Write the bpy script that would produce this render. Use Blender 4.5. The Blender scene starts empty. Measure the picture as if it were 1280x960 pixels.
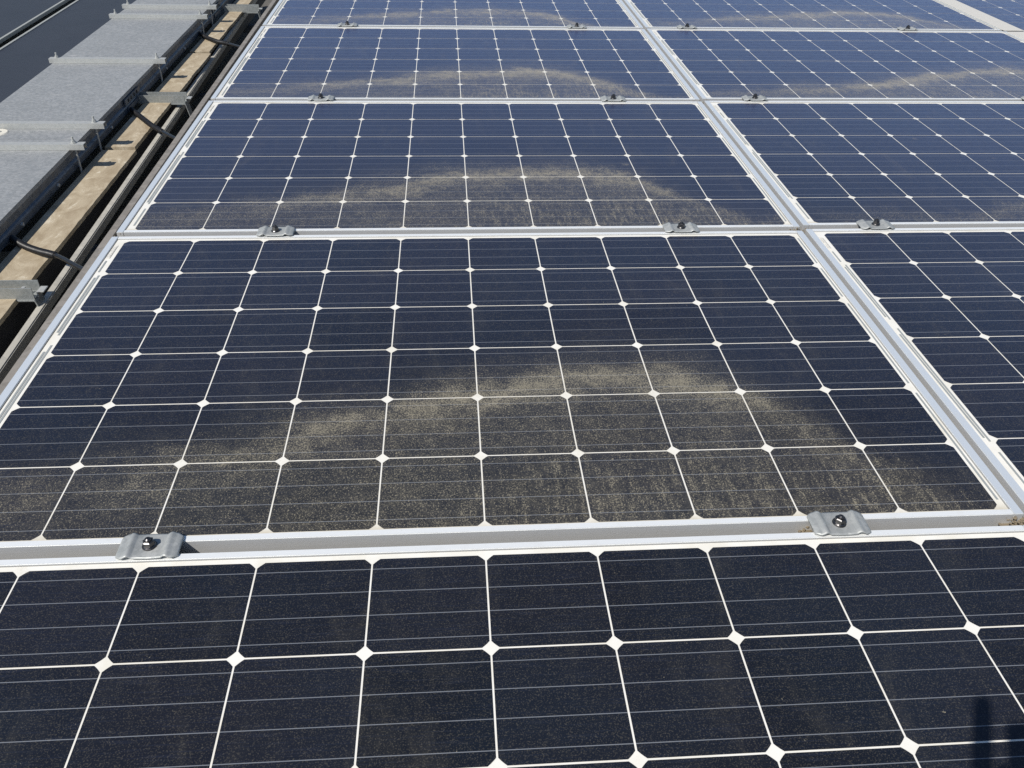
import bpy, bmesh, math, random
from mathutils import Vector, Matrix
random.seed(7)
sc = bpy.context.scene
COL = sc.collection
R = math.radians

# ------------------------------------------------------------------ camera, light, exposure
cd = bpy.data.cameras.new("camera"); cam = bpy.data.objects.new("camera", cd); COL.objects.link(cam)
cam.location = (0.7516, -1.8414, 0.9002)
cam.rotation_euler = (R(54.22978), R(-1.32154), R(-3.88805))
cd.sensor_width = 36.0; cd.lens = 1060.875 / 1280 * 36.0
cd.clip_start = 0.1; cd.clip_end = 500
sc.camera = cam

SUN_FROM = Vector((-0.66, -0.62, 1.0)).normalized()
elev = math.asin(SUN_FROM.z); azim = math.atan2(SUN_FROM.x, SUN_FROM.y)
w = bpy.data.worlds.new("World"); sc.world = w; w.use_nodes = True
nt = w.node_tree; bg = nt.nodes["Background"]
sky = nt.nodes.new("ShaderNodeTexSky"); sky.sky_type = 'NISHITA'; sky.sun_disc = False
sky.sun_elevation = elev; sky.sun_rotation = azim % (2 * math.pi)
sky.altitude = 200; sky.air_density = 1.0; sky.dust_density = 0.3; sky.ozone_density = 2.2
nt.links.new(sky.outputs[0], bg.inputs[0]); bg.inputs[1].default_value = 0.09
sl = bpy.data.lights.new("sun", 'SUN'); sl.energy = 5.0; sl.angle = R(0.53); sl.color = (1.0, 0.95, 0.87)
so = bpy.data.objects.new("sun", sl); COL.objects.link(so); so.location = (-6, -6, 9)
so.rotation_euler = SUN_FROM.to_track_quat('Z', 'Y').to_euler()
vs = sc.view_settings; vs.view_transform = 'Standard'; vs.look = 'None'; vs.gamma = 1; vs.exposure = 0.02; vs.use_curve_mapping = False
sc.cycles.max_bounces = 6; sc.cycles.use_denoising = False

# ------------------------------------------------------------------ node helpers
class NT:
    def __init__(s, name):
        s.m = bpy.data.materials.new(name); s.m.use_nodes = True; s.t = s.m.node_tree
        s.b = s.t.nodes["Principled BSDF"]; s.out = s.t.nodes["Material Output"]
    def n(s, typ, **kw):
        x = s.t.nodes.new(typ)
        for k, v in kw.items(): setattr(x, k, v)
        return x
    def put(s, sock, v):
        if isinstance(v, bpy.types.NodeSocket): s.t.links.new(v, sock)
        elif v is not None: sock.default_value = v
    def m_(s, op, a, b=None, c=None, clamp=False):
        x = s.n("ShaderNodeMath", operation=op); x.use_clamp = clamp
        s.put(x.inputs[0], a); s.put(x.inputs[1], b); s.put(x.inputs[2], c)
        return x.outputs[0]
    def add(s, a, b): return s.m_('ADD', a, b)
    def sub(s, a, b): return s.m_('SUBTRACT', a, b)
    def mul(s, a, b): return s.m_('MULTIPLY', a, b)
    def step(s, v, a, b, lo=0.0, hi=1.0):
        x = s.n("ShaderNodeMapRange", interpolation_type='SMOOTHSTEP')
        s.put(x.inputs[0], v); s.put(x.inputs[1], a); s.put(x.inputs[2], b); s.put(x.inputs[3], lo); s.put(x.inputs[4], hi)
        return x.outputs[0]
    def vm(s, op, a, b=None):
        x = s.n("ShaderNodeVectorMath", operation=op); s.put(x.inputs[0], a); s.put(x.inputs[1], b); return x.outputs[0]
    def noise(s, vec, scale, detail=2.0, rough=0.5, dist=0.0):
        x = s.n("ShaderNodeTexNoise"); s.put(x.inputs["Vector"], vec); x.inputs["Scale"].default_value = scale
        x.inputs["Detail"].default_value = detail; x.inputs["Roughness"].default_value = rough; x.inputs["Distortion"].default_value = dist
        return x.outputs[0]
    def mixc(s, f, a, b):
        x = s.n("ShaderNodeMix", data_type='RGBA'); s.put(x.inputs[0], f); s.put(x.inputs[6], a); s.put(x.inputs[7], b); return x.outputs[2]
    def attr(s, name, vec=False):
        x = s.n("ShaderNodeAttribute", attribute_type='OBJECT', attribute_name=name)
        return x.outputs["Vector"] if vec else x.outputs["Fac"]
    def sep(s, v):
        x = s.n("ShaderNodeSeparateXYZ"); s.put(x.inputs[0], v); return x.outputs
    def pos(s): return s.n("ShaderNodeNewGeometry").outputs["Position"]
    def objco(s): return s.n("ShaderNodeTexCoord").outputs["Object"]
    def bump(s, h, strength, dist):
        x = s.n("ShaderNodeBump"); x.inputs["Strength"].default_value = strength; x.inputs["Distance"].default_value = dist
        s.put(x.inputs["Height"], h); s.put(s.b.inputs["Normal"], x.outputs[0])
    def pr(s, **kw):
        for k, v in kw.items(): s.put(s.b.inputs[k.replace('_', ' ')], v)

def c4(r, g, b): return (r, g, b, 1.0)

# ------------------------------------------------------------------ dusty glass over cells and backsheet
GW, GH, PITCH = 1.586, 0.9516, 0.1586
def dust_over(t):
    """returns (dust mask, dust colour) in the panel's own frame"""
    rel = t.vm('SUBTRACT', t.pos(), t.attr("panel_origin", True))
    x, y, _ = t.sep(rel)
    u = t.m_('DIVIDE', x, GW); v = t.m_('DIVIDE', t.add(y, GH), GH)
    seed = t.n("ShaderNodeCombineXYZ"); t.put(seed.inputs[2], t.attr("dust_seed"))
    sv = t.vm('ADD', rel, seed.outputs[0])
    wob = t.sub(t.noise(sv, 5.0, 4.0, 0.6), 0.5)
    wob2 = t.sub(t.noise(sv, 22.0, 3.0, 0.6), 0.5)
    fc = t.n("ShaderNodeFloatCurve"); cv = fc.mapping.curves[0]
    pts = [(0, .11), (.12, .15), (.25, .21), (.36, .28), (.5, .365), (.62, .425), (.72, .435), (.80, .40), (.88, .28), (.95, .12), (1, .02)]
    cv.points[0].location = pts[0]; cv.points[1].location = pts[-1]
    for p in pts[1:-1]: cv.points.new(*p)
    fc.mapping.update()
    t.put(fc.inputs["Value"], t.m_('ADD', u, t.attr("dust_shift"), clamp=True))
    top = t.mul(fc.outputs[0], t.attr("dust_height"))
    top = t.add(top, t.add(t.mul(wob, .20), t.mul(wob2, .07)))
    d = t.sub(top, v)
    edge = t.add(t.mul(t.step(d, -.17, .09), .42), t.mul(t.step(d, -.035, .055), .58))
    rim = t.add(t.mul(t.step(d, .02, .16, .66, .0), t.step(u, .96, .74, .12, 1.0)), t.step(v, .0, .30, .50, .42))
    left = t.step(u, .0, .5, .42, 1.0)
    bare = t.mul(t.step(t.noise(sv, 7.0, 3.0, .6), .48, .72, 1.0, .62), t.step(t.noise(sv, 38.0, 4.0, .7), .35, .68, .72, 1.12))
    dens = t.mul(t.mul(t.mul(edge, rim), t.mul(left, bare)), t.attr("dust_amount"))
    # grains
    mp = t.n("ShaderNodeMapping"); mp.inputs["Scale"].default_value = (1.0, .8, 1.0); t.put(mp.inputs[0], sv)
    g = t.add(t.mul(t.noise(mp.outputs[0], 380.0, 2.0, .6, .4), .55), t.mul(t.noise(mp.outputs[0], 820.0, 2.0, .6), .45))
    mp2 = t.n("ShaderNodeMapping"); mp2.inputs["Scale"].default_value = (1.0, .16, 1.0); t.put(mp2.inputs[0], sv)
    streak = t.noise(mp2.outputs[0], 130.0, 2.0, .6)
    low = t.step(v, .30, .06)
    right = t.step(u, .40, .56)
    g = t.add(g, t.mul(t.mul(t.sub(streak, .52), .30), t.mul(low, right)))
    thr = t.sub(.58, t.mul(dens, .18))
    grain = t.step(g, t.sub(thr, .02), t.add(thr, .16))
    grain = t.mul(grain, t.step(dens, .0, .2, .0, 1.0))
    film = t.mul(dens, t.step(t.noise(sv, 70.0, 4.0, .65), .3, .7, .06, .17))
    # sparse specks everywhere
    sp = t.step(t.noise(sv, 150.0, 2.0, .7), .71, .80)
    sp = t.mul(sp, t.mul(.55, t.step(t.noise(sv, 9.0, 2.0), .42, .66)))
    fine = t.add(t.mul(t.step(t.noise(sv, 560.0, 2.0, .6), .50, .74), .11), .006)
    mps = t.n("ShaderNodeMapping"); mps.inputs["Scale"].default_value = (1.0, .30, 1.0); t.put(mps.inputs[0], sv)
    smear = t.mul(t.step(t.noise(mps.outputs[0], 17.0, 5.0, .7, .6), .50, .80), .035)
    vo = t.n("ShaderNodeTexVoronoi"); t.put(vo.inputs["Vector"], sv); vo.inputs["Scale"].default_value = 5.5
    vc = t.n("ShaderNodeSeparateColor"); t.put(vc.inputs[0], vo.outputs["Color"])
    spot = t.mul(t.step(t.add(vo.outputs["Distance"], t.mul(t.noise(sv, 120.0, 3.0, .7), .09)), .115, .07), t.step(vc.outputs[0], .80, .82))
    spot = t.mul(spot, t.step(t.noise(sv, 260.0, 2.0), .35, .7, .05, .34))
    fine = t.m_('MAXIMUM', t.add(fine, smear), spot)
    mask = t.m_('MAXIMUM', t.m_('MAXIMUM', t.mul(grain, .50), sp), t.add(film, fine))
    mask = t.m_('MINIMUM', mask, .95)
    col = t.mixc(t.noise(sv, 60.0, 2.0), c4(.37, .332, .233), c4(.54, .485, .36))
    return mask, col

def with_dust(t):
    mask, col = dust_over(t)
    df = t.n("ShaderNodeBsdfDiffuse"); t.put(df.inputs[0], col)
    mx = t.n("ShaderNodeMixShader"); t.put(mx.inputs[0], mask)
    t.t.links.new(t.b.outputs[0], mx.inputs[1]); t.t.links.new(df.outputs[0], mx.inputs[2])
    t.t.links.new(mx.outputs[0], t.out.inputs[0])

def mat_cell():
    t = NT("cell_glass"); oc = t.objco(); x, y, z = t.sep(oc)
    q = t.m_('DIVIDE', y, PITCH)                       # -0.5..0.5
    fr = t.m_('FRACT', t.add(t.mul(q, 4.0), 2.5))      # busbars at +-1/8, +-3/8
    dist = t.m_('ABSOLUTE', t.sub(fr, .0)); dist2 = t.m_('ABSOLUTE', t.sub(fr, 1.0))
    dd = t.m_('MINIMUM', dist, dist2)
    bus = t.step(dd, .0165, .0125)
    rnd = t.n("ShaderNodeObjectInfo").outputs["Random"]
    base = t.mixc(rnd, c4(.0040, .0050, .0085), c4(.0092, .0106, .0170))
    mp = t.n("ShaderNodeMapping"); mp.inputs["Scale"].default_value = (.04, 1.0, 1.0); t.put(mp.inputs[0], oc)
    fl = t.noise(mp.outputs[0], 420.0, 1.0)
    base = t.mixc(t.step(fl, .5, .75, 0, .35), base, c4(.018, .024, .046))
    wide = t.noise(t.pos(), 3.0, 3.0)
    base = t.mixc(t.step(wide, .35, .7, 0, .4), base, c4(.006, .012, .022))
    base = t.mixc(bus, base, c4(.165, .18, .205))
    t.pr(Base_Color=base, Roughness=t.step(t.noise(t.pos(), 40.0, 3.0), .3, .7, .20, .30), IOR=1.5)
    t.b.inputs["Specular IOR Level"].default_value = .40
    t.pr(Sheen_Weight=.62, Sheen_Roughness=.34, Sheen_Tint=c4(.33, .43, 1.0))
    with_dust(t); return t.m

def mat_sheet():
    t = NT("white_backsheet"); p = t.pos()
    n = t.noise(p, 14.0, 4.0, .6)
    base = t.mixc(t.step(n, .35, .75), c4(.80, .785, .73), c4(.72, .69, .60))
    t.pr(Base_Color=base, Roughness=.35)
    mask, col = dust_over(t)
    rel = t.vm('SUBTRACT', p, t.attr("panel_origin", True)); x, y, z = t.sep(rel)
    grime = t.mul(t.step(y, -.935, -.953), t.step(t.noise(p, 30.0, 4.0), .3, .65, .35, .85))
    mask = t.m_('MAXIMUM', t.mul(mask, .55), t.mul(grime, .8))
    df = t.n("ShaderNodeBsdfDiffuse"); t.put(df.inputs[0], t.mixc(.5, col, c4(.42, .37, .28)))
    mx = t.n("ShaderNodeMixShader"); t.put(mx.inputs[0], mask)
    t.t.links.new(t.b.outputs[0], mx.inputs[1]); t.t.links.new(df.outputs[0], mx.inputs[2]); t.t.links.new(mx.outputs[0], t.out.inputs[0])
    return t.m

def mat_alu(name, axis, col=(.80, .82, .84), rough=.38, metallic=.75, dirt=.5):
    """extruded aluminium: die lines along AXIS (0 = x, 1 = y)"""
    t = NT(name); p = t.pos()
    s = [240.0, 240.0, 240.0]; s[axis] = 1.6
    mp = t.n("ShaderNodeMapping"); mp.inputs["Scale"].default_value = s; t.put(mp.inputs[0], p)
    ln = t.noise(mp.outputs[0], 3.0, 3.0, .7)
    d1 = t.step(t.noise(p, 26.0, 5.0, .65), .52, .78)
    d2 = t.step(t.noise(p, 330.0, 2.0, .6), .66, .74)
    k = t.mul(t.m_('MAXIMUM', t.mul(d1, .45), t.mul(d2, .8)), dirt)
    base = t.mixc(k, c4(*col), c4(.30, .28, .24))
    t.pr(Base_Color=base, Metallic=t.m_('MULTIPLY', t.sub(1.0, k), metallic), Roughness=t.add(rough - .06, t.mul(ln, .14)))
    t.bump(ln, .25, .0006)
    return t.m

def mat_galv(name, a, b, rough=.5, metallic=.45, scale=42.0, wear=.0, worncol=(.42, .38, .32)):
    t = NT(name); p = t.pos()
    vo = t.n("ShaderNodeTexVoronoi"); t.put(vo.inputs["Vector"], p); vo.inputs["Scale"].default_value = scale
    sp = t.n("ShaderNodeSeparateColor"); t.put(sp.inputs[0], vo.outputs["Color"])
    n = t.noise(p, 9.0, 5.0, .65)
    f = t.add(t.mul(sp.outputs[0], .5), t.mul(n, .55))
    base = t.mixc(t.step(f, .2, .9), c4(*a), c4(*b))
    mq = t.n("ShaderNodeMapping"); mq.inputs["Scale"].default_value = (.45, 1.6, 1.0); t.put(mq.inputs[0], p)
    st = t.step(t.noise(mq.outputs[0], 26.0, 4.0, .6), .66, .70)
    base = t.mixc(t.mul(st, wear), base, c4(*worncol))
    fine = t.step(t.noise(p, 420.0, 2.0, .6), .60, .72, 0, .25)
    base = t.mixc(fine, base, c4(a[0] * .45, a[1] * .44, a[2] * .42))
    t.pr(Base_Color=base, Metallic=metallic, Roughness=t.add(rough - .08, t.mul(sp.outputs[1], .16)))
    t.bump(t.noise(p, 120.0, 3.0), .12, .001)
    return t.m

def mat_concrete(name, a, b, c):
    t = NT(name); p = t.pos()
    mp = t.n("ShaderNodeMapping"); mp.inputs["Scale"].default_value = (1.9, 1.0, 1.0); t.put(mp.inputs[0], p)
    n1 = t.noise(mp.outputs[0], 11.0, 7.0, .72, .8); n2 = t.noise(p, 60.0, 4.0, .65); n3 = t.noise(p, 400.0, 2.0, .6)
    base = t.mixc(t.step(n1, .33, .66), c4(*a), c4(*b))
    base = t.mixc(t.step(t.add(n1, t.mul(t.sub(n2, .5), .3)), .58, .68, 0, .75), base, c4(*c))
    base = t.mixc(t.step(n3, .6, .75, 0, .35), base, c4(a[0] * .5, a[1] * .5, a[2] * .5))
    t.pr(Base_Color=base, Roughness=.92); t.bump(t.add(n3, n2), .35, .0015)
    return t.m

def mat_plain(name, col, rough=.5, metallic=0.0, var=.25, scale=50.0, bump=.0):
    t = NT(name); p = t.pos(); n = t.noise(p, scale, 4.0, .6)
    base = t.mixc(n, c4(*[x * (1 - var) for x in col]), c4(*[min(1, x * (1 + var)) for x in col]))
    t.pr(Base_Color=base, Roughness=rough, Metallic=metallic)
    if bump: t.bump(n, bump, .001)
    return t.m

def mat_label():
    t = NT("serial_label_print"); oc = t.objco(); x, y, z = t.sep(oc)
    bars = t.step(t.noise(t.vm('MULTIPLY', oc, (0.001, 1.0, 0.0)), 620.0, 1.0), .48, .52)
    inner = t.mul(t.step(x, .0008, .0012), t.step(t.m_('ABSOLUTE', y), .028, .026))
    blk = t.step(t.noise(oc, 420.0, 1.0), .52, .56)
    left = t.mul(t.step(x, -.0004, -.0008), t.step(t.m_('ABSOLUTE', y), .026, .024))
    f = t.m_('MAXIMUM', t.mul(bars, inner), t.mul(t.mul(blk, left), .6))
    t.pr(Base_Color=t.mixc(t.mul(f, .8), c4(.70, .68, .62), c4(.16, .15, .13)), Roughness=.5)
    return t.m

M = dict(
    aluside=mat_alu("frame_side_shade", 0, (.56, .565, .565), .5, .4),  # upright frame faces: their shading is put into this darker colour
    cell=mat_cell(), sheet=mat_sheet(),
    alux=mat_alu("anodised_aluminium_long", 0, (.91, .925, .915), .40, .35), aluy=mat_alu("anodised_aluminium_short_skytint", 1, (.82, .865, .895), .38, .5),  # short bars tinted bluer, sky reflection put into the base colour
    ribbon=mat_plain("tinned_ribbon", (.36, .38, .37), .4, .2, .12, 60),
    clamp=mat_galv("zinc_clamp", (.33, .345, .34), (.43, .44, .43), .5, .30, 160.0),
    bolt=mat_plain("stainless_bolt", (.10, .098, .10), .30, .9, .4, 300),
    label=mat_label(),
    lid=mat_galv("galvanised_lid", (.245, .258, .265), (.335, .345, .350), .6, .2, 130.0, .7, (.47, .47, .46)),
    tray=mat_galv("galvanised_tray_shade", (.075, .095, .125), (.11, .135, .17), .45, .35, 60.0),  # much darker than the lid: shade on the side walls painted in
    strut=mat_galv("galvanised_strut", (.40, .41, .40), (.47, .475, .46), .5, .3, 200.0),
    armgrey=mat_galv("grey_strut_arm", (.27, .29, .285), (.34, .355, .35), .5, .35, 200.0),
    beam=mat_galv("weathered_steel", (.42, .40, .35), (.52, .495, .43), .6, .2, 60.0, .4, (.30, .25, .19)),
    rail=mat_galv("dull_rail", (.22, .20, .175), (.30, .275, .245), .6, .25, 60.0, .5, (.26, .20, .15)),
    slab=mat_concrete("stained_concrete", (.30, .24, .16), (.44, .375, .27), (.60, .55, .45)),
    roof=mat_concrete("roof_membrane", (.085, .080, .075), (.12, .112, .10), (.15, .135, .12)),
    cable=mat_plain("black_conduit", (.012, .012, .013), .42, 0, .3, 80),
    sleeve=mat_plain("black_sleeve", (.016, .016, .016), .22, 0, .2, 80),
    dark=mat_plain("dark_thin_film", (.030, .031, .038), .45, 0, .25, 5.0),
    darkframe=mat_plain("pale_frame", (.46, .46, .42), .45, .35, .15, 40),
    cap=mat_plain("white_plastic", (.66, .63, .55), .5, 0, .1, 90),
    black=mat_plain("hole_black", (.004, .004, .004), .9, 0, .1, 50),
)

# ------------------------------------------------------------------ mesh helpers
def new_mesh(name, bm, mats, smooth=False):
    me = bpy.data.meshes.new(name)
    bmesh.ops.recalc_face_normals(bm, faces=bm.faces)
    bm.to_mesh(me); bm.free()
    for m in (mats if isinstance(mats, (list, tuple)) else [mats]): me.materials.append(m)
    if smooth:
        for p in me.polygons: p.use_smooth = True
    return me
def link(name, data, parent=None, loc=(0, 0, 0), rot=(0, 0, 0)):
    o = bpy.data.objects.new(name, data); COL.objects.link(o); o.location = loc; o.rotation_euler = rot
    if parent: o.parent = parent
    return o
def tag(o, label, cat, group=None):
    o["label"] = label; o["category"] = cat
    if group: o["group"] = group
    return o
def thing(name, label, cat, loc=(0, 0, 0), rot=(0, 0, 0), group=None):
    o = bpy.data.objects.new(name, None); COL.objects.link(o); o.location = loc; o.rotation_euler = rot
    o.empty_display_size = .05
    return tag(o, label, cat, group)
def box(bm, x0, x1, y0, y1, z0, z1, bev=0.0):
    t = bmesh.new()
    bmesh.ops.create_cube(t, size=1.0)
    for v in t.verts:
        v.co = Vector(((x0 + x1) / 2 + v.co.x * (x1 - x0), (y0 + y1) / 2 + v.co.y * (y1 - y0), (z0 + z1) / 2 + v.co.z * (z1 - z0)))
    if bev: bmesh.ops.bevel(t, geom=t.edges[:], offset=bev, segments=2, affect='EDGES', clamp_overlap=True)
    me = bpy.data.meshes.new("tmp"); t.to_mesh(me); t.free(); bm.from_mesh(me); bpy.data.meshes.remove(me)
def cyl(bm, c, r, z0, z1, seg=24, r2=None, axis='Z'):
    mat = Matrix.Translation((c[0], c[1], (z0 + z1) / 2))
    bmesh.ops.create_cone(bm, cap_ends=True, segments=seg, radius1=r, radius2=r if r2 is None else r2, depth=z1 - z0, matrix=mat)
def extrude_profile(bm, prof, axis, a, b, closed=True):
    """prof: 2-D points; axis 'Y': (x,z) swept along y; axis 'X': (y,z) swept along x"""
    rows = []
    for s in (a, b):
        rows.append([bm.verts.new((p[0], s, p[1]) if axis == 'Y' else (s, p[0], p[1])) for p in prof])
    n = len(prof)
    for i in range(n if closed else n - 1):
        j = (i + 1) % n
        bm.faces.new((rows[0][i], rows[0][j], rows[1][j], rows[1][i]))
    if closed:
        bm.faces.new(rows[0]); bm.faces.new(list(reversed(rows[1])))
def tube(bm, pts, r, seg=12, ridge=0.0, per=0.004):
    """round tube through PTS (dense polyline); RIDGE makes it corrugated"""
    P = [Vector(p) for p in pts]; rings = []
    up = Vector((0, 0, 1)); acc = 0
    for i, p in enumerate(P):
        d = (P[min(i + 1, len(P) - 1)] - P[max(i - 1, 0)]).normalized()
        s = d.cross(up).normalized(); u = s.cross(d)
        if i: acc += (p - P[i - 1]).length
        rr = r + ridge * math.sin(acc / per * 2 * math.pi)
        rings.append([bm.verts.new(p + (s * math.cos(a) + u * math.sin(a)) * rr) for a in [k * 2 * math.pi / seg for k in range(seg)]])
    for A, B in zip(rings, rings[1:]):
        for k in range(seg): bm.faces.new((A[k], A[(k + 1) % seg], B[(k + 1) % seg], B[k]))
    bm.faces.new(rings[0]); bm.faces.new(list(reversed(rings[-1])))
def spline(ctrl, n=60):
    P = [Vector(p) for p in ctrl]; P = [P[0] * 2 - P[1]] + P + [P[-1] * 2 - P[-2]]; out = []
    k = len(P) - 3
    for i in range(k):
        m = n // k
        for j in range(m + (1 if i == k - 1 else 0)):
            t = j / m; a, b, c, d = P[i:i + 4]
            out.append(.5 * ((2 * b) + (c - a) * t + (2 * a - 5 * b + 4 * c - d) * t * t + (3 * b - a - 3 * c + d) * t ** 3))
    return out

# ------------------------------------------------------------------ the roof
ZR = -0.45
bm = bmesh.new(); bmesh.ops.create_grid(bm, x_segments=2, y_segments=2, size=60)
o = link("roof", new_mesh("roof", bm, M['roof']), None, (0, 0, ZR)); o["kind"] = "structure"

# ------------------------------------------------------------------ solar panels
XL, XR, YT, YB = -0.035, 1.6145, 0.0200, -0.9645     # frame outline round the cell grid
LIPX, LIPY, ZT, ZB = 0.0155, 0.0112, 0.0026, -0.040
PX, PY = 1.6617, 1.0076
def bar(name, x0, x1, y0, y1, mat):
    bm = bmesh.new(); box(bm, x0, x1, y0, y1, ZB, ZT, .0007); return new_mesh(name, bm, mat, False)
#me_short_l = bar("frame_short_left", XL, XL + LIPX, YB, YT, M['aluy'])
#me_short_r = bar("frame_short_right", XR - LIPX, XR, YB, YT, M['aluy'])
def frame_mesh():
    bm = bmesh.new()
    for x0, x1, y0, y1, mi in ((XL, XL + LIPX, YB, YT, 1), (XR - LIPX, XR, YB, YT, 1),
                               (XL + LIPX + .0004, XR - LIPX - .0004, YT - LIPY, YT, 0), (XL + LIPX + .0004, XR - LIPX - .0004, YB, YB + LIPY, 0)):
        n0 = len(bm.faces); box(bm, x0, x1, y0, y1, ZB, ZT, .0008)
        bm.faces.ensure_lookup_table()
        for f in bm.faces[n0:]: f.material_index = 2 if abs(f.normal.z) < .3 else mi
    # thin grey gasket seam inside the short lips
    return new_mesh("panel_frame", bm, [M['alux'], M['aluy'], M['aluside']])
me_frame = frame_mesh()
bm = bmesh.new()
box(bm, XL + LIPX + .0016, XR - LIPX - .0016, YB + LIPY + .0012, YT - LIPY - .0014, -.004, 0.0)
me_sheet = new_mesh("backsheet", bm, M['sheet'])
def cell_mesh():
    h = PITCH / 2 - .00125; c = .0098; bm = bmesh.new(); ring = []
    for cx, cy, a0 in ((1, 1, 0), (-1, 1, 90), (-1, -1, 180), (1, -1, 270)):
        pts = []
        for k in range(4):                                   # pseudo-square corner, slightly curved
            s = k / 3
            ax, ay = (h, h - c) if a0 in (0, 180) else (h - c, h)
            bx, by = (h - c, h) if a0 in (0, 180) else (h, h - c)
            bul = .0004 * math.sin(math.pi * s)
            pts.append((cx * (ax + (bx - ax) * s + bul * .7), cy * (ay + (by - ay) * s + bul * .7)))
        ring += pts
    top = [bm.verts.new((x, y, .0003)) for x, y in ring]; bot = [bm.verts.new((x, y, .0001)) for x, y in ring]
    bm.faces.new(top); bm.faces.new(list(reversed(bot))); n = len(ring)
    for i in range(n): bm.faces.new((top[i], top[(i + 1) % n], bot[(i + 1) % n], bot[i]))
    return new_mesh("solar_cell", bm, M['cell'])
me_cell = cell_mesh()
RIB = [(-.0064, -.165, -.405), (-.0118, -.175, -.395), (-.0118, -.098, -.150), (-.0064, -.440, -.800), (-.0118, -.462, -.790), (-.0064, -.828, -.925),
       (1.5915, -.018, -.146), (1.5915, -.172, -.300), (1.5915, -.330, -.620), (1.5915, -.650, -.930)]
me_rib = []
for x, a, b in RIB:
    bm = bmesh.new(); box(bm, x - .0019, x + .0019, b, a, .0002, .0006); me_rib.append(new_mesh("bus_ribbon", bm, M['ribbon']))
bm = bmesh.new(); box(bm, -.0042, .0042, -.032, .032, 0, .0006); me_label = new_mesh("serial_label", bm, M['label'])
bm = bmesh.new()
bmesh.ops.create_cone(bm, cap_ends=True, segments=16, radius1=.0032, radius2=.0032, depth=.0012, matrix=Matrix.Rotation(R(90), 4, 'X'))
me_hole = new_mesh("drain_hole", bm, M['black'])

def panel(x, y, label, shift, height, amount, label_side=True, tilt=(0, 0)):
    t = thing("solar_panel", label, "solar panel", (x, y, 0), (tilt[0], tilt[1], 0), "framed solar panels of the main array")
    seed = random.uniform(0, 9)
    def prm(o):
        o["panel_origin"] = (x, y, 0.0); o["dust_shift"] = float(shift); o["dust_height"] = float(height)
        o["dust_amount"] = float(amount); o["dust_seed"] = float(seed)
    link("frame", me_frame, t)
    prm(link("backsheet", me_sheet, t))
    for j in range(6):
        for i in range(10):
            prm(link("solar_cell", me_cell, t, ((i + .5) * PITCH, -(j + .5) * PITCH, 0)))
    for me in me_rib: link("bus_ribbon", me, t)
    link("serial_label", me_label, t, (-.0122, -.055, .0003))
    for hx in (.79, ): link("drain_hole", me_hole, t, (hx, YB - .0001, -.026))
    return t
PANELS = [
    (0, -1, "nearest and cleanest solar panel, its dark cells filling the bottom of the picture", 0, .0, .0),
    (0, 0, "big near solar panel with the broadest sandy arch of dust, second from the front", .035, 1.0, 1.1),
    (0, 1, "third solar panel from the front beside the cable tray, with a low dust crescent", .045, .93, 1.1),
    (0, 2, "solar panel beside the cable tray, fourth from the front, with a faint tan dust band", .06, .85, 1.25),
    (0, 3, "farthest solar panel beside the cable tray, cut by the top edge", .10, .8, 1.2),
    (1, -1, "solar panel just out of the lower right corner, next to the cleanest panel", 0, .3, .3),
    (1, 0, "clean dark solar panel in the nearer right column, cut by the right edge", 0, .10, .2),
    (1, 1, "right column solar panel with only a light grey dust haze along its lower edge", -.3, .70, .60),
    (1, 2, "right column solar panel with tan dust gathered towards its far right corner", -.10, .90, 1.25),
    (1, 3, "farthest right column solar panel with a pale tan smear along its lower edge", .05, .85, 1.2),
    (2, 2, "outermost solar panel, only its pale corner showing at the right edge", 0, .8, .6),
    (2, 3, "outermost solar panel across the wide pale seam in the top right corner", 0, .5, .9),
]
DXC = {0: 0, 1: PX, 2: 2 * PX + .042}
JIT = {-1: -.0015, 0: 0, 1: .0028, 2: .003, 3: .0032}
for c, r, lab, sh, he, am in PANELS:
    dy = (.0085 if c == 1 else -.006 if c == 2 else 0)
    panel(DXC[c] + JIT[r], r * PY + dy, lab, sh, he, am)

# pale cover strip over the wide seam to the outermost panels
bm = bmesh.new(); box(bm, -.046, .046, .55, 2.028, 0, .0022, .0008); box(bm, -.047, .047, 2.046, 3.2, .0004, .0026, .0008)
tag(link("cover_strip", new_mesh("cover_strip", bm, mat_alu("pale_cover_strip", 1, (.62, .60, .55), .6, .15, .4)), None, (2 * PX - .0195 + .012, 0, ZT + .0003)), "wide pale beige strip covering the seam in the top right corner", "cover strip")
# sandy dirt packed into the frame corners and beside clamps
bm = bmesh.new(); rd = random.Random(5)
for r in (-1, 0, 1, 2):
    gy = r * PY + (YT + (YB + PY)) / 2 + .003
    for gx, nn, sx in ((1.607, 34, .012), (1.632, 28, .010), (-.028, 18, .008)) + (((1.276, 14, .005),) if r == -1 else ()):
        for _ in range(nn):
            a = abs(rd.gauss(0, 1)); rr = rd.uniform(.0008, .0026)
            m = Matrix.Translation((gx + rd.gauss(0, sx), gy + rd.uniform(-.008, .010), -.016 + .010 * math.exp(-a) + rd.uniform(-.004, .006))) @ Matrix.Diagonal((rr * rd.uniform(.8, 1.6), rr * rd.uniform(.8, 1.6), rr * .7, 1))
            bmesh.ops.create_icosphere(bm, subdivisions=1, radius=1, matrix=m)
        box(bm, gx - sx * 2, gx + sx * 2, gy - .0085, gy + .0085, -.030, -.017)
o = link("dirt", new_mesh("dirt", bm, mat_plain("sandy_dirt", (.19, .155, .105), .95, 0, .5, 300)), None); o["kind"] = "stuff"
tag(o, "sandy brown dirt packed into the corners of the panel frames", "dirt")

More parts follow.
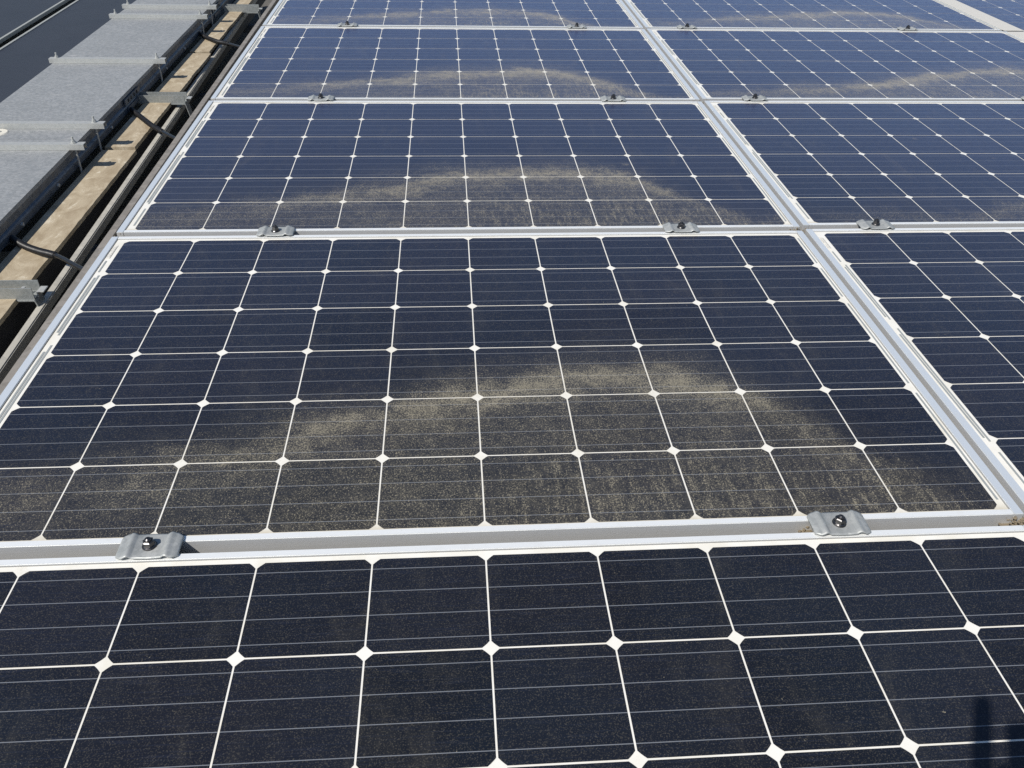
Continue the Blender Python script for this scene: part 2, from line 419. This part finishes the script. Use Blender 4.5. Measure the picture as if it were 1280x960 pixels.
# ------------------------------------------------------------------ clamps
def clamp_plate():
    # profile along x, thickness th, swept along y, corners drawn in
    prof = [(-.0425, .0012), (-.0410, .0026), (-.0345, .0036), (-.0318, .0042), (-.0288, .0062), (-.0262, .0069), (-.0236, .0062), (-.0210, .0040), (-.0192, .0030)]
    prof = prof + [(0, .0027)] + [(-x, z) for x, z in reversed(prof)]
    th = .0024; bm = bmesh.new(); cols = []
    ys = [-1, -.86, -.4, 0, .4, .86, 1]; W = .0235
    for x, z in prof:
        e = max(0, (abs(x) - .034) / .0075); inset = .0045 * e * e
        waist = .0012 * math.exp(-((abs(x) - .0225) / .004) ** 2)
        top = [bm.verts.new((x, k * (W - inset - waist), z + th - (.0008 if abs(k) == 1 else 0))) for k in ys]
        bot = [bm.verts.new((x, k * (W - inset - waist), z)) for k in ys]
        cols.append((top, bot))
    for (t0, b0), (t1, b1) in zip(cols, cols[1:]):
        for k in range(len(ys) - 1):
            bm.faces.new((t0[k], t1[k], t1[k + 1], t0[k + 1])); bm.faces.new((b0[k + 1], b1[k + 1], b1[k], b0[k]))
        bm.faces.new((b0[0], b1[0], t1[0], t0[0])); bm.faces.new((t0[-1], t1[-1], b1[-1], b0[-1]))
    for t0, b0 in (cols[0], cols[-1]):
        bm.faces.new(t0 + list(reversed(b0)))
    return new_mesh("clamp_plate", bm, M['clamp'], True)
me_plate = clamp_plate()
bm = bmesh.new()
bmesh.ops.create_cone(bm, cap_ends=True, segments=24, radius1=.0105, radius2=.0100, depth=.0016, matrix=Matrix.Translation((0, 0, .0008)))
bmesh.ops.create_cone(bm, cap_ends=True, segments=24, radius1=.0092, radius2=.0078, depth=.0016, matrix=Matrix.Translation((0, 0, .0024)))
me_washer = new_mesh("washer", bm, M['bolt'])
bm = bmesh.new()
bmesh.ops.create_cone(bm, cap_ends=True, segments=6, radius1=.0082, radius2=.0080, depth=.0068, matrix=Matrix.Translation((0, 0, .0064)))
bmesh.ops.create_cone(bm, cap_ends=True, segments=6, radius1=.0080, radius2=.0064, depth=.0012, matrix=Matrix.Translation((0, 0, .0104)))
bmesh.ops.create_cone(bm, cap_ends=True, segments=20, radius1=.0046, radius2=.0044, depth=.0030, matrix=Matrix.Translation((0, 0, .0120)))
bmesh.ops.create_cone(bm, cap_ends=True, segments=20, radius1=.0044, radius2=.0022, depth=.0016, matrix=Matrix.Translation((0, 0, .0143)))
me_nut = new_mesh("bolt", bm, M['bolt'])
bm = bmesh.new(); cyl(bm, (0, 0), .004, -.045, .0, 12); me_shank = new_mesh("bolt_shank", bm, M['bolt'])
def clamp(x, y, label, spin):
    t = thing("panel_clamp", label, "clamp", (x, y, ZT + .0002), (0, 0, 0), "bolted clamps across the panel seams")
    pl = link("clamp_plate", me_plate, t)
    b = link("bolt", me_nut, t, (0, 0, .0051), (0, 0, spin)); link("washer", me_washer, b)
    link("bolt_shank", me_shank, b)
SEAM = lambda r: r * PY + (YT + YB + PY) / 2 - PY * 1 + PY      # centre of the gap above row r
def seam_y(r): return r * PY + (YT + (YB + PY)) / 2
CL = [(-1, .321, "left clamp of the nearest seam, casting a small black triangle beside it"),
      (-1, 1.318, "right clamp of the nearest seam, sandy dirt packed against its left end"),
      (0, .339, "left clamp on the second seam from the front, nearest the cable tray"),
      (0, 1.314, "clamp on the second seam from the front, just left of the crossing of the frames"),
      (0, 1.809, "clamp on the second seam from the front, right of the crossing of the frames"),
      (1, .331, "left clamp on the third seam from the front, nearest the cable tray"),
      (1, 1.314, "clamp on the third seam from the front, left of the frame crossing"),
      (1, 1.810, "clamp on the third seam from the front, right of the frame crossing"),
      (1, 2.823, "clamp on the third seam from the front, cut by the right edge"),
      (2, .329, "leftmost small clamp on the farthest seam, near the cable tray"),
      (2, 1.320, "small clamp on the farthest seam, left of the frame crossing"),
      (2, 1.812, "small clamp on the farthest seam, right of the frame crossing"),
      (2, 2.821, "rightmost small clamp on the farthest seam, near the wide pale seam")]
for r, x, lab in CL:
    clamp(x, seam_y(r) + (.0085 if x > 1.65 else 0) + (.0015 if r > 0 else 0), lab, random.uniform(0, 1))

# rails under the panels that the clamps bolt into
def rail_mesh(w_, h_, y0, y1, mat):
    bm = bmesh.new(); box(bm, -w_ / 2, w_ / 2, y0, y1, -h_, 0, .001); return new_mesh("mounting_rail", bm, mat)
me_rail = rail_mesh(.04, .04, -2.1, 4.2, M['rail'])
for x, lab in ((.32, "aluminium rail under the left clamps of the panels beside the cable tray"), (1.318, "aluminium rail under the clamps left of the frame crossings"),
               (1.81, "aluminium rail under the clamps right of the frame crossings"), (2.822, "aluminium rail under the rightmost clamps"),):
    tag(link("mounting_rail", me_rail, None, (x, 0, ZB - .001)), lab, "rail", "rails carrying the solar panels")
bm = bmesh.new(); box(bm, -.010, .010, -2.2, 4.2, -.03, 0, .0012)
tag(link("edge_rail", new_mesh("edge_rail", bm, M['rail']), None, (-.0880, 0, -.050), (0, 0, R(.3))), "dull brownish rail running close along the left edge of the panels", "rail")

# ------------------------------------------------------------------ beam between panels and tray
bm = bmesh.new()
box(bm, -.0095, .0095, -1.6, 4.6, -.026, 0, .0025)
tag(link("steel_beam", new_mesh("steel_beam", bm, M['beam']), None, (-.2040, 0, -.130), (0, 0, R(1.6))), "narrow pale steel tube along the edge of the tan boards", "beam")

# ------------------------------------------------------------------ concrete slabs under the tray
ZS = -.110
JO = [-1.85, -.30, .895, 2.045, 3.35, 4.6]
SL = ["tan board beside the lower left corner of the panels", "tan board with the nearest black cable bending over it", "long tan board with the middle black cable bending over it",
      "tan board with the farthest black cable bending over it", "farthest tan board at the top edge"]
for i, (a, b) in enumerate(zip(JO, JO[1:])):
    bm = bmesh.new()
    x0, x1 = -.356, -.2465 - .010 * (a + b) / 2
    box(bm, x0, x1, a + .0135, b - .0135, ZS - .012, ZS, 0)
    bmesh.ops.subdivide_edges(bm, edges=[e for e in bm.edges if abs(e.verts[0].co.y - e.verts[1].co.y) > .1], cuts=60)
    rs = random.Random(i)
    for v in bm.verts:
        if v.co.x > -.3 and v.co.z > ZS - .05: v.co.x += rs.uniform(-.0009, .0009) - .003 * max(0, math.sin(v.co.y * 7 + i)) ** 12
    tag(link("cement_board", new_mesh("cement_board", bm, M['slab'])), SL[i], "board", "stained tan boards beside the cable tray")

# added beam, coloured black so the gap under the boards looks shaded
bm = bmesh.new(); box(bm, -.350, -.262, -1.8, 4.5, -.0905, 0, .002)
tag(link("added_shade_beam", new_mesh("added_shade_beam", bm, mat_plain("shade_black", (.012, .014, .020), .6, 0, .3, 40)), None, (0, 0, ZS - .0125), (0, 0, R(.55))), "added black beam standing in for the shade under the tan boards", "beam")
# steel bearers on posts carry boards, tray and beam
for y, lab in ((-1.0, "hidden steel bearer under the near end of the tan boards"), (.40, "steel bearer under the second tan board"), (1.80, "steel bearer under the third tan board"), (3.0, "steel bearer under the far tan boards")):
    t = thing("steel_bearer", lab, "support", (-.5, y, ZR), (0, 0, 0), "steel bearers on the roof")
    bm = bmesh.new(); box(bm, -.33, .27, -.02, .02, .20, .236, .001); link("cross_bar", new_mesh("cross_bar", bm, M['tray']), t)
    for x in (-.28, .22):
        bm = bmesh.new(); box(bm, x - .02, x + .02, -.0195, .0195, 0, .1995, .001); link("post", new_mesh("post", bm, M['tray']), t)

# ------------------------------------------------------------------ cable tray
XTL, XTR, ZL = -.757, -.379, -.045
tr = thing("cable_tray", "wide grey galvanised cable tray with flat lids, left of the panels", "cable tray", (0, 0, 0))
LJ = [-1.6, .800, 2.440, 4.3]
for a, b in zip(LJ, LJ[1:]):
    bm = bmesh.new()
    prof = [(XTL, ZL), (XTR, ZL), (XTR, ZL - .012), (XTR - .0012, ZL - .012), (XTR - .0012, ZL - .0012), (XTL + .0012, ZL - .0012), (XTL + .0012, ZL - .012), (XTL, ZL - .012)]
    extrude_profile(bm, prof, 'Y', a + .001, b - .001)
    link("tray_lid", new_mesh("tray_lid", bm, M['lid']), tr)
for side, nm in ((1, 'r'), (-1, 'l')):
    X = XTR - .003 if side > 0 else XTL + .003
    s = side; bm = bmesh.new()
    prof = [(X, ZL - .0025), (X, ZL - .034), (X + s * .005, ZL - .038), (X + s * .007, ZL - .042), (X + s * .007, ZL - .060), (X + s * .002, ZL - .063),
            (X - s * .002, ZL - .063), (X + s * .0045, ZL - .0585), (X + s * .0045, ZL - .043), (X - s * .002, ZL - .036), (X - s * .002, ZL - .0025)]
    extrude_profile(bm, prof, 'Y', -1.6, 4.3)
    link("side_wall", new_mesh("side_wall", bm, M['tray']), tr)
bm = bmesh.new(); box(bm, XTL + .007, XTR - .007, -1.6, 4.3, ZL - .0622, ZL - .0605); link("tray_base", new_mesh("tray_base", bm, M['tray']), tr)
# joint plates with bolts on the visible side
for y in (-.12, 1.31, 2.72):
    bm = bmesh.new(); box(bm, XTR + .0005, XTR + .0055, y - .085, y + .085, ZL - .0345, ZL - .014, .0008); box(bm, XTR + .0052, XTR + .0085, y - .075, y + .075, ZL - .058, ZL - .042, .0008)
    jp = link("joint_plate", new_mesh("joint_plate", bm, M['tray']), tr)
    for k in (-.05, -.018, .018, .05):
        bm = bmesh.new(); bmesh.ops.create_cone(bm, cap_ends=True, segments=14, radius1=.0062, radius2=.0062, depth=.0012, matrix=Matrix.Translation((XTR + .0056, y + k, ZL - .0245)) @ Matrix.Rotation(R(90), 4, 'Y'))
        link("plate_hole", new_mesh("plate_hole", bm, M['black']), jp)
for y in (.30, .56, 1.05, 1.75, 2.05, 2.35):
    bm = bmesh.new(); bmesh.ops.create_cone(bm, cap_ends=True, segments=6, radius1=.0058, radius2=.0052, depth=.005, matrix=Matrix.Translation((XTR + .0065, y, ZL - .050)) @ Matrix.Rotation(R(90), 4, 'Y'))
    link("tray_bolt", new_mesh("tray_bolt", bm, M['strut']), tr)

# straps over the lids, each held by two threaded rods
def channel(bm, x0, x1, d, h, th, z0, open_up):
    """U channel along x: width d (y), height h"""
    if open_up: prof = [(-d/2, z0 + h), (-d/2, z0), (d/2, z0), (d/2, z0 + h), (d/2 - th, z0 + h), (d/2 - th, z0 + th), (-d/2 + th, z0 + th), (-d/2 + th, z0 + h)]
    else: prof = [(-d/2, z0), (-d/2, z0 + h), (d/2, z0 + h), (d/2, z0), (d/2 - th, z0), (d/2 - th, z0 + h - th), (-d/2 + th, z0 + h - th), (-d/2 + th, z0)]
    extrude_profile(bm, prof, 'X', x0, x1)
bm = bmesh.new(); channel(bm, -.768, -.334, .024, .017, .002, 0, False); me_strap = new_mesh("strap_bar", bm, M['strut'])
def rod_mesh():
    bm = bmesh.new(); cyl(bm, (0, 0), .0032, -.075, .036, 10)
    return new_mesh("threaded_rod", bm, M['strut'], False)
me_rod = rod_mesh()
bm = bmesh.new(); cyl(bm, (0, 0), .0085, .0171, .0190, 16); cyl(bm, (0, 0), .0062, .0190, .0245, 6); me_rnut = new_mesh("nut", bm, M['strut'])
ST = [(.716, "nearer strap of the nearer pair across the tray lid joint"), (.902, "farther strap of the nearer pair across the tray lid joint"),
      (1.640, "lone strap across the middle of the tray lid between the two pairs"),
      (2.368, "nearer strap of the far pair across the tray lid"), (2.562, "farther strap of the far pair across the tray lid, by the top edge"), ]
for y, lab in ST:
    t = thing("tray_strap", lab, "strap", (0, y, ZL + .0006), (0, 0, 0), "steel straps across the cable tray lids")
    link("strap_bar", me_strap, t)
    for x in (-.366, -.742):
        rd = link("threaded_rod", me_rod, t, (x, .002, 0), (R(random.uniform(-2, 2)), R(random.uniform(-2, 2)), 0)); link("nut", me_rnut, rd)

# strut arms between slabs, tray and beam
bm = bmesh.new(); channel(bm, -.372, -.205, .041, .030, .0025, 0, True); me_arm = new_mesh("arm_channel", bm, M['armgrey'])
bm = bmesh.new(); channel(bm, -.815, -.762, .041, .021, .0025, 0, True); me_stub = new_mesh("arm_stub", bm, M['strut'])
bm = bmesh.new(); cyl(bm, (0, 0), .0075, 0, .012, 6); cyl(bm, (0, 0), .0045, .012, .020, 12); me_abolt = new_mesh("arm_bolt", bm, M['strut'])
bm = bmesh.new()
prof = [(-.262, 0), (-.206, 0), (-.2035, -.0025), (-.190, -.070), (-.193, -.0705), (-.206, -.0042), (-.208, -.003), (-.262, -.003)]
extrude_profile(bm, prof, 'Y', -.021, .019); me_leg = new_mesh("support_leg", bm, M['armgrey'])
bm = bmesh.new(); box(bm, -.203, -.186, -.008, .020, .012, .0145, .0008); box(bm, -.203, -.200, -.008, .020, -.0, .0122); me_clip = new_mesh("end_clip", bm, M['strut'])
for y, dx, lab in ((-.048, -.004, "nearest strut arm reaching from the tray to the steel tube"), (1.380, -.004, "middle strut arm reaching from the tray to the steel tube"), (2.830, .010, "farthest strut arm, at the top edge beside the far straps")):
    t = thing("strut_arm", lab, "bracket", (dx, y, -.113), (0, 0, 0), "strut arms between the tray and the panels")
    link("arm_channel", me_arm, t); link("arm_stub", me_stub, t, (0, 0, .002)); link("support_leg", me_leg, t, (0, -.002, -.0002)); link("end_clip", me_clip, t)
    link("arm_bolt", me_abolt, t, (-.232, .0, .0026))

# ------------------------------------------------------------------ black conduits from the panels to the tray
def conduit(ctrl, split, label):
    t = thing("cable_conduit", label, "cable", ctrl[0], (0, 0, 0), "black conduits between the panels and the tray")
    o0 = Vector(ctrl[0]); pts = [Vector(p) - o0 for p in spline(ctrl, 420)]
    k = int(len(pts) * split)
    bm = bmesh.new(); tube(bm, pts[:k + 6], .0062, 14); link("smooth_sleeve", new_mesh("smooth_sleeve", bm, M['sleeve'], True), t)
    bm = bmesh.new(); tube(bm, pts[k:], .0086, 14, .0008, .0042); link("corrugated_tube", new_mesh("corrugated_tube", bm, M['cable'], True), t)
conduit([(.02, -.06, -.085), (-.075, -.015, -.080), (-.135, .030, -.082), (-.210, .100, -.088), (-.275, .143, -.094), (-.325, .184, -.100), (-.376, .232, -.101)], .52, "nearest black cable running from under the panel frame to the tray")
conduit([(.03, .80, -.085), (-.060, .850, -.080), (-.110, .892, -.083), (-.190, .988, -.088), (-.250, 1.075, -.096), (-.322, 1.185, -.100), (-.376, 1.265, -.101)], .50, "middle black cable, between the two nearer strut arms, running to the tray")
conduit([(.03, 1.91, -.085), (-.060, 1.965, -.080), (-.120, 2.020, -.083), (-.205, 2.115, -.090), (-.265, 2.180, -.097), (-.330, 2.262, -.100), (-.372, 2.330, -.101)], .48, "farthest black cable, just below the far pair of straps")

# ------------------------------------------------------------------ dark panels beyond the tray
def dark_panel(x0, x1, label, z):
    t = thing("dark_panel", label, "solar panel", (x0, 0, z), (0, 0, 0), "dark unlined panels left of the tray")
    W = x1 - x0; y0, y1 = -.6, 5.5
    bm = bmesh.new(); box(bm, .013, W - .013, y0 + .013, y1 - .013, -.006, 0); link("dark_glass", new_mesh("dark_glass", bm, M['dark']), t)
    bm = bmesh.new()
    for a in ((0, .0125, y0, y1), (W - .0125, W, y0, y1), (.013, W - .013, y0, y0 + .0125), (.013, W - .013, y1 - .0125, y1)): box(bm, a[0], a[1], a[2], a[3], -.012, .003, .0008)
    link("frame", new_mesh("frame", bm, M['darkframe']), t)
dark_panel(-1.137, -.780, "plain dark panel right beside the tray lid, pale edge along its far side", -.1)
dark_panel(-2.85, -1.192, "plain dark panel in the top left corner, beyond the black gap", -.1)

# white cap on the lid
bm = bmesh.new(); cyl(bm, (0, 0), .030, 0, .003, 32, .027); cyl(bm, (0, 0), .010, .003, .006, 24, .008)
tag(link("plastic_cap", new_mesh("plastic_cap", bm, M['cap']), None, (-.644, .856, ZL + .0002)), "white round cap lying on the tray lid between the paired straps", "cap")

# ------------------------------------------------------------------ the person taking the photo (their hand throws the shadow in the lower right corner)
def skin(name, chains, mats, parent, pick=None, sub=2):
    """chains: list of lists of (point, radius); a chain may start on an earlier point"""
    verts, rad, edges, idx = [], [], [], {}
    for ch in chains:
        prev = None
        for p, r in ch:
            k = tuple(round(c, 4) for c in p)
            if k not in idx: idx[k] = len(verts); verts.append(p); rad.append(r)
            if prev is not None: edges.append((prev, idx[k]))
            prev = idx[k]
    me = bpy.data.meshes.new(name + "_net"); me.from_pydata(verts, edges, []); me.update()
    o = bpy.data.objects.new(name + "_net", me); COL.objects.link(o)
    o.modifiers.new("s", 'SKIN').use_smooth_shade = True
    for i, sv in enumerate(me.skin_vertices[0].data):
        rr = rad[i]; sv.radius = rr if isinstance(rr, tuple) else (rr, rr); sv.use_root = (i == 0)
    m = o.modifiers.new("d", 'SUBSURF'); m.levels = sub; m.render_levels = sub
    dg = bpy.context.evaluated_depsgraph_get(); dg.update()
    out = bpy.data.meshes.new_from_object(o.evaluated_get(dg)); out.name = name
    bpy.data.objects.remove(o); bpy.data.meshes.remove(me)
    out.materials.clear()
    for x in mats: out.materials.append(x)
    for p in out.polygons:
        p.use_smooth = True
        if pick: p.material_index = pick(p.center)
    return link(name, out, parent)
skinm = mat_plain("skin", (.42, .26, .18), .5, 0, .12, 30); shirt = mat_plain("navy_jacket", (.03, .04, .07), .85, 0, .2, 90)
trous = mat_plain("grey_trousers", (.10, .10, .11), .9, 0, .2, 90); hairm = mat_plain("dark_hair", (.02, .014, .01), .6, 0, .3, 200)
shoe = mat_plain("black_shoes", (.02, .02, .02), .6, 0, .2, 60); phonem = mat_plain("phone_black", (.02, .02, .025), .2, 0, .1, 30)
PO = Vector((.98, -2.44, ZR))
pe = thing("person", "person in a navy jacket holding up a phone, only the shadow of a hand showing", "person", PO)
def L(*p): return tuple(Vector(p) - PO)
H = [(L(.98, -2.46, .44), .125)]
torso = [(L(.98, -2.46, .44), .125), (L(.98, -2.45, .58), .120), (L(.98, -2.44, .74), .135), (L(.98, -2.44, .89), .125), (L(.98, -2.435, .985), .060), (L(.98, -2.42, 1.04), .055), (L(.98, -2.41, 1.10), .078), (L(.98, -2.40, 1.18), .092), (L(.98, -2.41, 1.235), .065)]
chains = [torso]
for sx in (-1, 1):
    hx = .98 + sx * .095
    chains.append([torso[0], (L(hx, -2.46, .36), .095), (L(hx + sx * .005, -2.45, .02), .060), (L(hx + sx * .01, -2.47, -.33), .042), (L(hx + sx * .012, -2.46, -.41), .042), (L(hx + sx * .02, -2.36, -.425), .030), (L(hx + sx * .024, -2.29, -.43), .022)])
chains.append([torso[3], (L(1.15, -2.43, .91), .062), (L(1.22, -2.30, .70), .046), (L(1.01, -2.00, .85), .030), (L(.955, -1.95, .868), (.034, .022))])
chains.append([torso[3], (L(.81, -2.43, .91), .062), (L(.66, -2.34, .68), .046), (L(.73, -2.06, .80), .030), (L(.745, -1.985, .828), (.034, .022))])
def pick(c):
    z = c.z + ZR; y = c.y + PO.y
    if z < -.37: return 3
    if z < .42: return 2
    if z > 1.0: return 0
    if y > -2.03: return 0
    return 1
skin("body", chains, [skinm, shirt, trous, shoe], pe, pick)
# hair cap
bm = bmesh.new(); bmesh.ops.create_uvsphere(bm, u_segments=28, v_segments=18, radius=1)
for v in bm.verts: v.co = Vector(L(.98, -2.425, 1.215)) + Vector((v.co.x * .094, v.co.y * .112, v.co.z * .085))
link("hair", new_mesh("hair", bm, hairm, True), pe)
fx = Vector(L(.98, -2.40, 1.17))
for sx in (-1, 1):
    bm = bmesh.new(); bmesh.ops.create_uvsphere(bm, u_segments=14, v_segments=10, radius=.012, matrix=Matrix.Translation(fx + Vector((sx * .034, .082, -.005)))); link("eye", new_mesh("eye", bm, M['cap'], True), pe)
    bm = bmesh.new(); bmesh.ops.create_uvsphere(bm, u_segments=14, v_segments=10, radius=1)
    for v in bm.verts: v.co = fx + Vector((sx * .092, -.01, -.015)) + Vector((v.co.x * .010, v.co.y * .020, v.co.z * .032))
    link("ear", new_mesh("ear", bm, skinm, True), pe)
skin("nose", [[(tuple(fx + Vector((0, .088, .005))), .010), (tuple(fx + Vector((0, .108, -.030))), .014), (tuple(fx + Vector((0, .090, -.042))), .012)]], [skinm], pe)
# fingers: right hand round the phone's right end, left hand steadies it with the index finger up
r0 = (.945, -1.935, .872)
for tip, mid, rr in (((.905, -1.845, .905), (.955, -1.875, .915), .0085), ((.898, -1.852, .886), (.950, -1.878, .893), .0085), ((.897, -1.862, .868), (.948, -1.886, .872), .008), ((.900, -1.876, .852), (.945, -1.898, .855), .007)):
    skin("finger", [[(L(*r0), .011), (L(*mid), rr + .001), (L(*tip), rr - .001)]], [skinm], pe)
skin("thumb", [[(L(.945, -1.950, .868), .013), (L(.925, -1.925, .885), .011), (L(.895, -1.908, .890), .009)]], [skinm], pe)
l0 = (.747, -1.972, .834)
skin("finger", [[(L(*l0), .011), (L(.757, -1.925, .845), .0120), (L(.764, -1.885, .885), .0118), (L(.772, -1.843, .934), .0105)]], [skinm], pe)
for tip, mid in (((.800, -1.885, .858), (.772, -1.925, .850)), ((.803, -1.900, .845), (.770, -1.935, .838)), ((.800, -1.915, .834), (.765, -1.945, .826))):
    skin("finger", [[(L(*l0), .011), (L(*mid), .0092), (L(*tip), .0078)]], [skinm], pe)
skin("thumb", [[(L(.745, -1.985, .842), .013), (L(.785, -1.945, .872), .011), (L(.815, -1.918, .880), .009)]], [skinm], pe)
ph = thing("smartphone", "black smartphone held up in both hands, outside the picture", "phone", (.868, -1.885, .876), (R(-54.2 + 18), 0, 0))
bm = bmesh.new(); box(bm, -.070, .055, -.004, .004, -.036, .036, .003); link("phone_body", new_mesh("phone_body", bm, phonem), ph)
